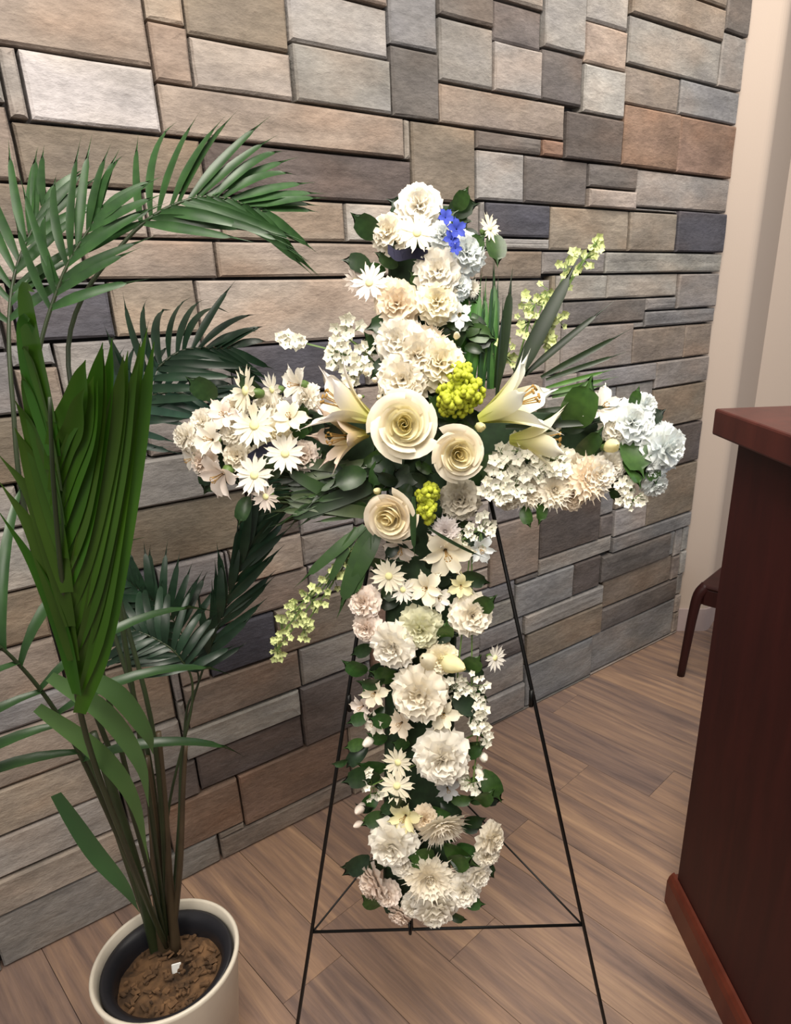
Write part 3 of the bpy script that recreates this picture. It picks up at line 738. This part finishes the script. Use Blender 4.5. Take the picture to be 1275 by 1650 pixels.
spray('filler_spray', (770, 1180), [(777, 1140, 12, 22), (772, 1170, 12, 28), (780, 1185, 10, 20), (762, 1260, 22, 28), (600, 1265, 18, 26)], 14, .0075, M_floret, off=.085)
spray('filler_spray', (1010, 770), [(1018, 805, 22, 16), (1010, 785, 16, 16)], 22, .006, M_floret, off=.085)
def lime(cl, label):
    bm = bmesh.new(); o0 = P(cl[0][0], cl[0][1], .10)
    for (cx, cy, rx, ry, n) in cl:
        for q in range(n):
            a, rr = rf.uniform(0, 2*PI), math.sqrt(rf.random()); p = P(cx+math.cos(a)*rx*rr, cy+math.sin(a)*ry*rr, .115 + .035*(1-rr) + rf.uniform(-.01, .01))-o0
            bmesh.ops.create_icosphere(bm, subdivisions=1, radius=rf.uniform(.0035, .006), matrix=Matrix.Translation(p))
    o = obj('goldenrod_cluster', bm, M_lime, cross, o0, True); o['kind'] = 'stuff'; o['label'] = label
lime([(742, 605, 22, 20, 60), (748, 632, 34, 24, 110), (735, 650, 28, 22, 70), (720, 640, 14, 30, 30)], 'lime green filler cluster beside the large rose')
lime([(690, 795, 18, 16, 50), (688, 822, 14, 20, 50)], 'small lime green filler tuft below the roses')

# blades: upper right fan, tall greens by the top, lower left hanging grass
for k in range(16):
    x = rf.uniform(752, 800); blade(x-rf.uniform(-4, 14), 640-rf.uniform(0, 30), x+rf.uniform(-6, 10), rf.uniform(385, 520), rf.choice(((.035, .12, .02), (.05, .15, .03), (.02, .06, .02))), .05, .065, 2, 1.1)
for a in ((800, 625, 828, 425, 2, 1.3), (828, 618, 944, 395, 2, 1.45), (845, 605, 996, 480, 2, .85), (872, 608, 1025, 526, 2, .8), (880, 612, 1018, 564, 2, .8), (880, 625, 1000, 592, 2, .8),
          (880, 635, 1000, 606, 2, 1.0), (890, 640, 985, 618, 2, 1), (800, 640, 812, 470, 2, .8), (815, 688, 1002, 679, 2, .9), (865, 662, 1010, 655, 0, 1.6)):
    blade(*a[:4], (.05, .13, .02) if a[1] > 620 and a[0] > 870 else (.011, .024, .007), .085, .105, a[4], a[5])
for a in ((588, 848, 472, 948, 2, 1.6), (600, 846, 541, 1000, 2, 2.4), (592, 850, 566, 985, 2, 2.6), (575, 850, 520, 960, 2, 1.6), (612, 855, 556, 970, 3, 2.4), (605, 850, 585, 940, 2, 2.4)):
    blade(*a[:4], (.03, .07, .02), .09, .09, a[4], a[5])
for k in range(58):
    x0, y0 = rf.uniform(560, 630), rf.uniform(740, 835); x1, y1 = rf.uniform(415, 510), rf.uniform(738, 865)
    blade(x0, y0, x1, y1, rf.choice(((.03, .07, .02), (.05, .10, .03), (.02, .04, .018), (.06, .09, .04))), .06, rf.uniform(.07, .10), rf.choice((2, 3, 3)), rf.uniform(1.0, 1.8))
blade(667, 800, 668, 905, (.02, .05, .015), .15, .14, 2, 1.4); blade(690, 850, 790, 905, (.015, .035, .01), .14, .13, 1, 1.2)
# dark ribbon loops glimpsed between flowers
for pts in (((625, 400), (640, 412), (665, 408), (690, 412)), ((400, 740), (430, 722), (460, 715), (480, 725))):
    bm = bmesh.new(); q = [P(x, y, .10) for x, y in pts]; q = spline(q, 5); o0 = q[0]
    A = [bm.verts.new(p-o0 + Vector((0, 0, .007))) for p in q]; B = [bm.verts.new(p-o0 - Vector((0, .004, .007))) for p in q]
    for i in range(len(q)-1): bm.faces.new((A[i], A[i+1], B[i+1], B[i]))
    bmesh.ops.solidify(bm, geom=bm.faces[:], thickness=.0012)
    obj('ribbon', bm, M_ribbon, cross, o0, True)

# ------------------------------------------------------------------ white pot
pc = on_plane(268, 1541, Vector((0, 0, .285)), Vector((0, 0, 1))); pc.z = 0
pot = thing('planter_pot', 'cream white round ceramic pot on the plank floor holding the palm', 'pot', pc)
bm = bmesh.new(); lathe(bm, [(.004, .002), (.082, .002), (.088, .008), (.118, .262), (.122, .278), (.1225, .284), (.119, .287), (.115, .284), (.112, .270), (.088, .03), (.004, .028)], 64)
bmesh.ops.recalc_face_normals(bm, faces=bm.faces); obj('pot_body', bm, M_pot, pot, smooth=True)

# ------------------------------------------------------------------ potted palm
palm = thing('potted_palm', 'tall green palm with narrow leaflets in a black nursery pot inside the cream pot', 'plant', pc + Vector((0, 0, .045)))
PO = palm.location
bm = bmesh.new(); lathe(bm, [(.003, .001), (.074, .001), (.097, .205), (.109, .222), (.109, .226), (.103, .227), (.090, .214), (.088, .196), (.070, .012), (.003, .01)], 56)
bmesh.ops.recalc_face_normals(bm, faces=bm.faces); obj('nursery_pot', bm, M_nursery, palm, smooth=True)
bm = bmesh.new(); n = 24
rings = lathe(bm, [(.0885*k/7 + .0003, .186) for k in range(8)], n)
for v in bm.verts: v.co.z += .010*noise.noise(v.co*38) + .008*noise.noise(v.co*90)
obj('soil', bm, M_soil, palm, smooth=False)
rk = random.Random(4)
bm = bmesh.new()
for k in range(150):
    a, r = rk.uniform(0, 2*PI), math.sqrt(rk.random())*.080
    M = Matrix.Translation((r*math.cos(a), r*math.sin(a), .192+rk.uniform(-.002, .004))) @ Matrix.Rotation(rk.uniform(0, 6), 4, 'Z') @ Matrix.Rotation(rk.uniform(-.5, .5), 4, 'X')
    g = bmesh.ops.create_cube(bm, size=1, matrix=M @ Matrix.Diagonal((rk.uniform(.006, .016), rk.uniform(.003, .007), .003, 1)))
o = obj('bark_chips', bm, M_soil, palm); o['kind'] = 'stuff'
bm = bmesh.new(); box(bm, -.008, .008, -.0012, .0012, -.02, .016, .001)
o = obj('plant_tag', bm, M_tag, palm, on_plane(285, 1566, Vector((0, 0, .232)), Vector((0, 0, 1))) - PO); o.rotation_euler = (-.3, .1, .4); o['label'] = 'small white plant tag in the soil'
LFT = [leaf_me(1, w_, a, b, .35, lambda t: max(.02, (.45+.55*min(1, t*4))*(1-max(0, t-.25)**1.6*1.5)), 2, 10) for w_, a, b in ((.040, .10, -.25), (.040, .25, -.75), (.046, .35, -1.25))]
ra = random.Random(8)
def pw(px, py, y): return at_y(px, py, y)
S_base = on_plane(272, 1535, Vector((0, 0, .22)), Vector((0, 0, 1)))
def frond(ctrl, t0, n, L, nrm, col, sag=1, ang=(62, 30), lw=1.0, sides=(1, -1), rad=.0045, stalk=M_caneg, droop=.12):
    """one frond: stalk through ctrl (world points); leaflets on both sides past fraction t0"""
    pts = spline(ctrl, 8); ln = len(pts); bm = bmesh.new()
    tube(bm, [p-PO for p in pts], [rad*(1-.72*i/ln) for i in range(ln)], 7); bmesh.ops.recalc_face_normals(bm, faces=bm.faces)
    f = obj('frond', bm, stalk, palm, smooth=True); nrm = Vector(nrm).normalized()
    for k in range(n):
        for s in sides:
            t = t0 + (1-t0)*(k+.5*ra.random())/(n-.5); q = min(t, .999)*(ln-1); i = int(q)
            p = pts[i].lerp(pts[min(i+1, ln-1)], q-i); T = (pts[min(i+2, ln-1)]-pts[max(i-2, 0)]).normalized()
            sd = nrm.cross(T).normalized()*s; u = (t-t0)/(1-t0)
            a = math.radians(ang[0] + (ang[1]-ang[0])*u + ra.uniform(-6, 6))
            d = (T*math.cos(a) + sd*math.sin(a) + nrm*ra.uniform(.02, .22) + Vector((0, 0, -droop))).normalized()
            up = (nrm - d*nrm.dot(d)).normalized(); up = (up + sd*ra.uniform(-.3, .3)); up = (up - d*up.dot(d)).normalized()
            M = Matrix((d, up.cross(d), up)).transposed().to_4x4()
            ll = L*(.55+.45*math.sin(PI*min(1, .25+.75*u)))*ra.uniform(.88, 1.08)
            o = link('leaflet', LFT[min(2, max(0, sag + ra.choice((-1, 0, 0, 1))))], f)
            o.matrix_local = Matrix.Translation(p-PO) @ M @ Matrix.Diagonal((ll, .16*lw, ll, 1))
            g = ra.uniform(.75, 1.3); o.color = (*(c*g for c in col), 1)
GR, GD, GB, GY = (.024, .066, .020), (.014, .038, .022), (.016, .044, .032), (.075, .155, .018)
b_ = S_base
# upper frond arching right across the stone
frond([b_, pw(235, 1250, .86), pw(170, 850, .88), pw(110, 560, .92), pw(205, 385, .95), pw(320, 318, .98), pw(425, 338, 1.02)], .70, 15, .17, (-.25, -1, .30), GR, 0, (48, 22), 1.0)
# upper left frond, mostly beyond the picture
frond([b_, pw(215, 1290, .84), pw(120, 900, .82), pw(60, 640, .82), pw(95, 460, .84), pw(165, 335, .86)], .74, 9, .13, (-.1, -1, .2), GR, 0, (40, 16), .9)
frond([b_, pw(210, 1300, .82), pw(60, 900, .80), pw(20, 640, .82), pw(20, 460, .86), pw(70, 330, .9)], .72, 9, .13, (0, -1, .2), GR, 0, (45, 18), .9)
# middle frond reaching towards the left arm
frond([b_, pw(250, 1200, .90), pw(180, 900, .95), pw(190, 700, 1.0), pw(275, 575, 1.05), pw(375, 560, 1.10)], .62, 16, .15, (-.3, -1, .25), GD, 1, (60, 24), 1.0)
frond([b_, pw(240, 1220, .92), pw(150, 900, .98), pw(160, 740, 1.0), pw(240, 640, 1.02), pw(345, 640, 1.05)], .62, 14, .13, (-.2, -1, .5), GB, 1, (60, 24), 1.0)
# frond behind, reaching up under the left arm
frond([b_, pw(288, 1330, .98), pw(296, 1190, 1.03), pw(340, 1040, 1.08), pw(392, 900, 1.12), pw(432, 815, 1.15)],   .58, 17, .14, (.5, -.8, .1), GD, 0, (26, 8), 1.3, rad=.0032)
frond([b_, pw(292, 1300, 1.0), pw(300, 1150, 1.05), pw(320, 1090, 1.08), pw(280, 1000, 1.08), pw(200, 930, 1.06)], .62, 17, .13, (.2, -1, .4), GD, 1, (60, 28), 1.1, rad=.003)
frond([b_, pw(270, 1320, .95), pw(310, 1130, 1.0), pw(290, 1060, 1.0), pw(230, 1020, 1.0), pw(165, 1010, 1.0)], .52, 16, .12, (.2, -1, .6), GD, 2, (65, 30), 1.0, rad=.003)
# leaves that hang close to the lens at the left, and low arching leaves
frond([b_, pw(200, 1370, .80), pw(110, 1180, .74), pw(20, 1060, .70), pw(-60, 1010, .66)], .42, 7, .26, (.1, -.5, .9), GR, 2, (70, 40), 1.1, sides=(1, -1), droop=.35)
def arching(ctrl, y0, dy, wid, col, nrm=(.3, -1, .5)):
    q = spline([pw(x, y, y0+dy*i) for i, (x, y) in enumerate(ctrl)], 5); bm = bmesh.new(); A, B, Cn = [], [], []
    for i, p in enumerate(q):
        t = i/(len(q)-1); wv = wid*1.1*math.sin(PI*(.12+.86*t))**.7*(1-.85*t**2.6); T = (q[min(i+1, len(q)-1)]-q[max(i-1, 0)]).normalized(); s = T.cross(Vector(nrm)).normalized()
        A.append(bm.verts.new(p-PO+s*wv)); B.append(bm.verts.new(p-PO-s*wv)); Cn.append(bm.verts.new(p-PO-Vector(nrm).normalized()*wv*.3))
    for i in range(len(q)-1):
        bm.faces.new((A[i], A[i+1], Cn[i+1], Cn[i])); bm.faces.new((Cn[i], Cn[i+1], B[i+1], B[i]))
    o = obj('arching_leaf', bm, M_leaf, palm, smooth=True); o.color = (*col, 1)
for ctrl, c in ((((120, 1080), (190, 1120), (235, 1180), (247, 1215)), (.055, .115, .038)), (((80, 1090), (170, 1150), (225, 1230), (240, 1300)), (.065, .13, .045)), (((60, 1140), (160, 1215), (215, 1290), (240, 1390)), (.058, .115, .036)), (((90, 1280), (150, 1370), (200, 1430), (225, 1470)), (.035, .09, .035))):
    arching(ctrl, .70, .01, .0115, c)
# one frond close to the lens at the left: a stalk rising out of the pot, long leaflets sweeping up from it
near = [b_, pw(205, 1370, .76), pw(140, 1190, .68), pw(108, 1000, .61), pw(88, 800, .57), pw(80, 640, .55)]
bm = bmesh.new(); q = spline(near, 6); tube(bm, [p-PO for p in q], [.0045*(1-.7*i/len(q)) for i in range(len(q))], 7); bmesh.ops.recalc_face_normals(bm, faces=bm.faces)
obj('frond', bm, M_caneg, palm, smooth=True)
for k in range(13):
    t = k/12; y = 1150 - 390*t; x = 128 - 46*t; ex = 236 - 112*t + ra.uniform(-10, 10); ey = 538 + 70*t + ra.uniform(-34, 30)
    ctrl = ((x, y), (x+22*(1-t)+14, y-120*(1-.5*t)), (x+(ex-x)*.62+8, y+(ey-y)*.60), (x+(ex-x)*.88+6, y+(ey-y)*.85), (ex+ra.uniform(0, 14), ey))
    arching(ctrl, .62-.045*t, -.008, ra.uniform(.0085, .0115), (.026+.010*ra.random(), .070+.032*ra.random(), .006), (ra.uniform(-.1, .5), -1, .1))
for k in range(9):
    t = k/8; y = 1120 - 440*t; x = 124 - 42*t; ex = -10 + 60*t + ra.uniform(-12, 12); ey = y - 300 + 90*t
    arching(((x, y), (x-28, y-110), (x-70*(1-.4*t), y-210), (ex, ey)), .61-.045*t, -.008, ra.uniform(.0085, .011), (.022+.010*ra.random(), .060+.03*ra.random(), .006), (ra.uniform(-.5, .2), -1, .1))
# stems at the base
for ctrl, r, m_ in ((((268, 1545), (255, 1440), (247, 1320), (235, 1220)), .013, M_cane), (((285, 1540), (272, 1420), (265, 1300), (255, 1180)), .010, M_cane), (((258, 1555), (225, 1420), (190, 1300), (150, 1180)), .012, M_caneg), (((262, 1550), (215, 1410), (172, 1290), (130, 1200)), .010, M_caneg), (((275, 1545), (290, 1400), (295, 1280), (300, 1200)), .006, M_cane)):
    q = spline([pw(x, y, S_base.y + (-.005+.0*i)) for i, (x, y) in enumerate(ctrl)], 5); bm = bmesh.new()
    tube(bm, [p-PO for p in q], [r*(1-.55*i/len(q)) for i in range(len(q))], 8); bmesh.ops.recalc_face_normals(bm, faces=bm.faces)
    obj('stem', bm, m_, palm, smooth=True)
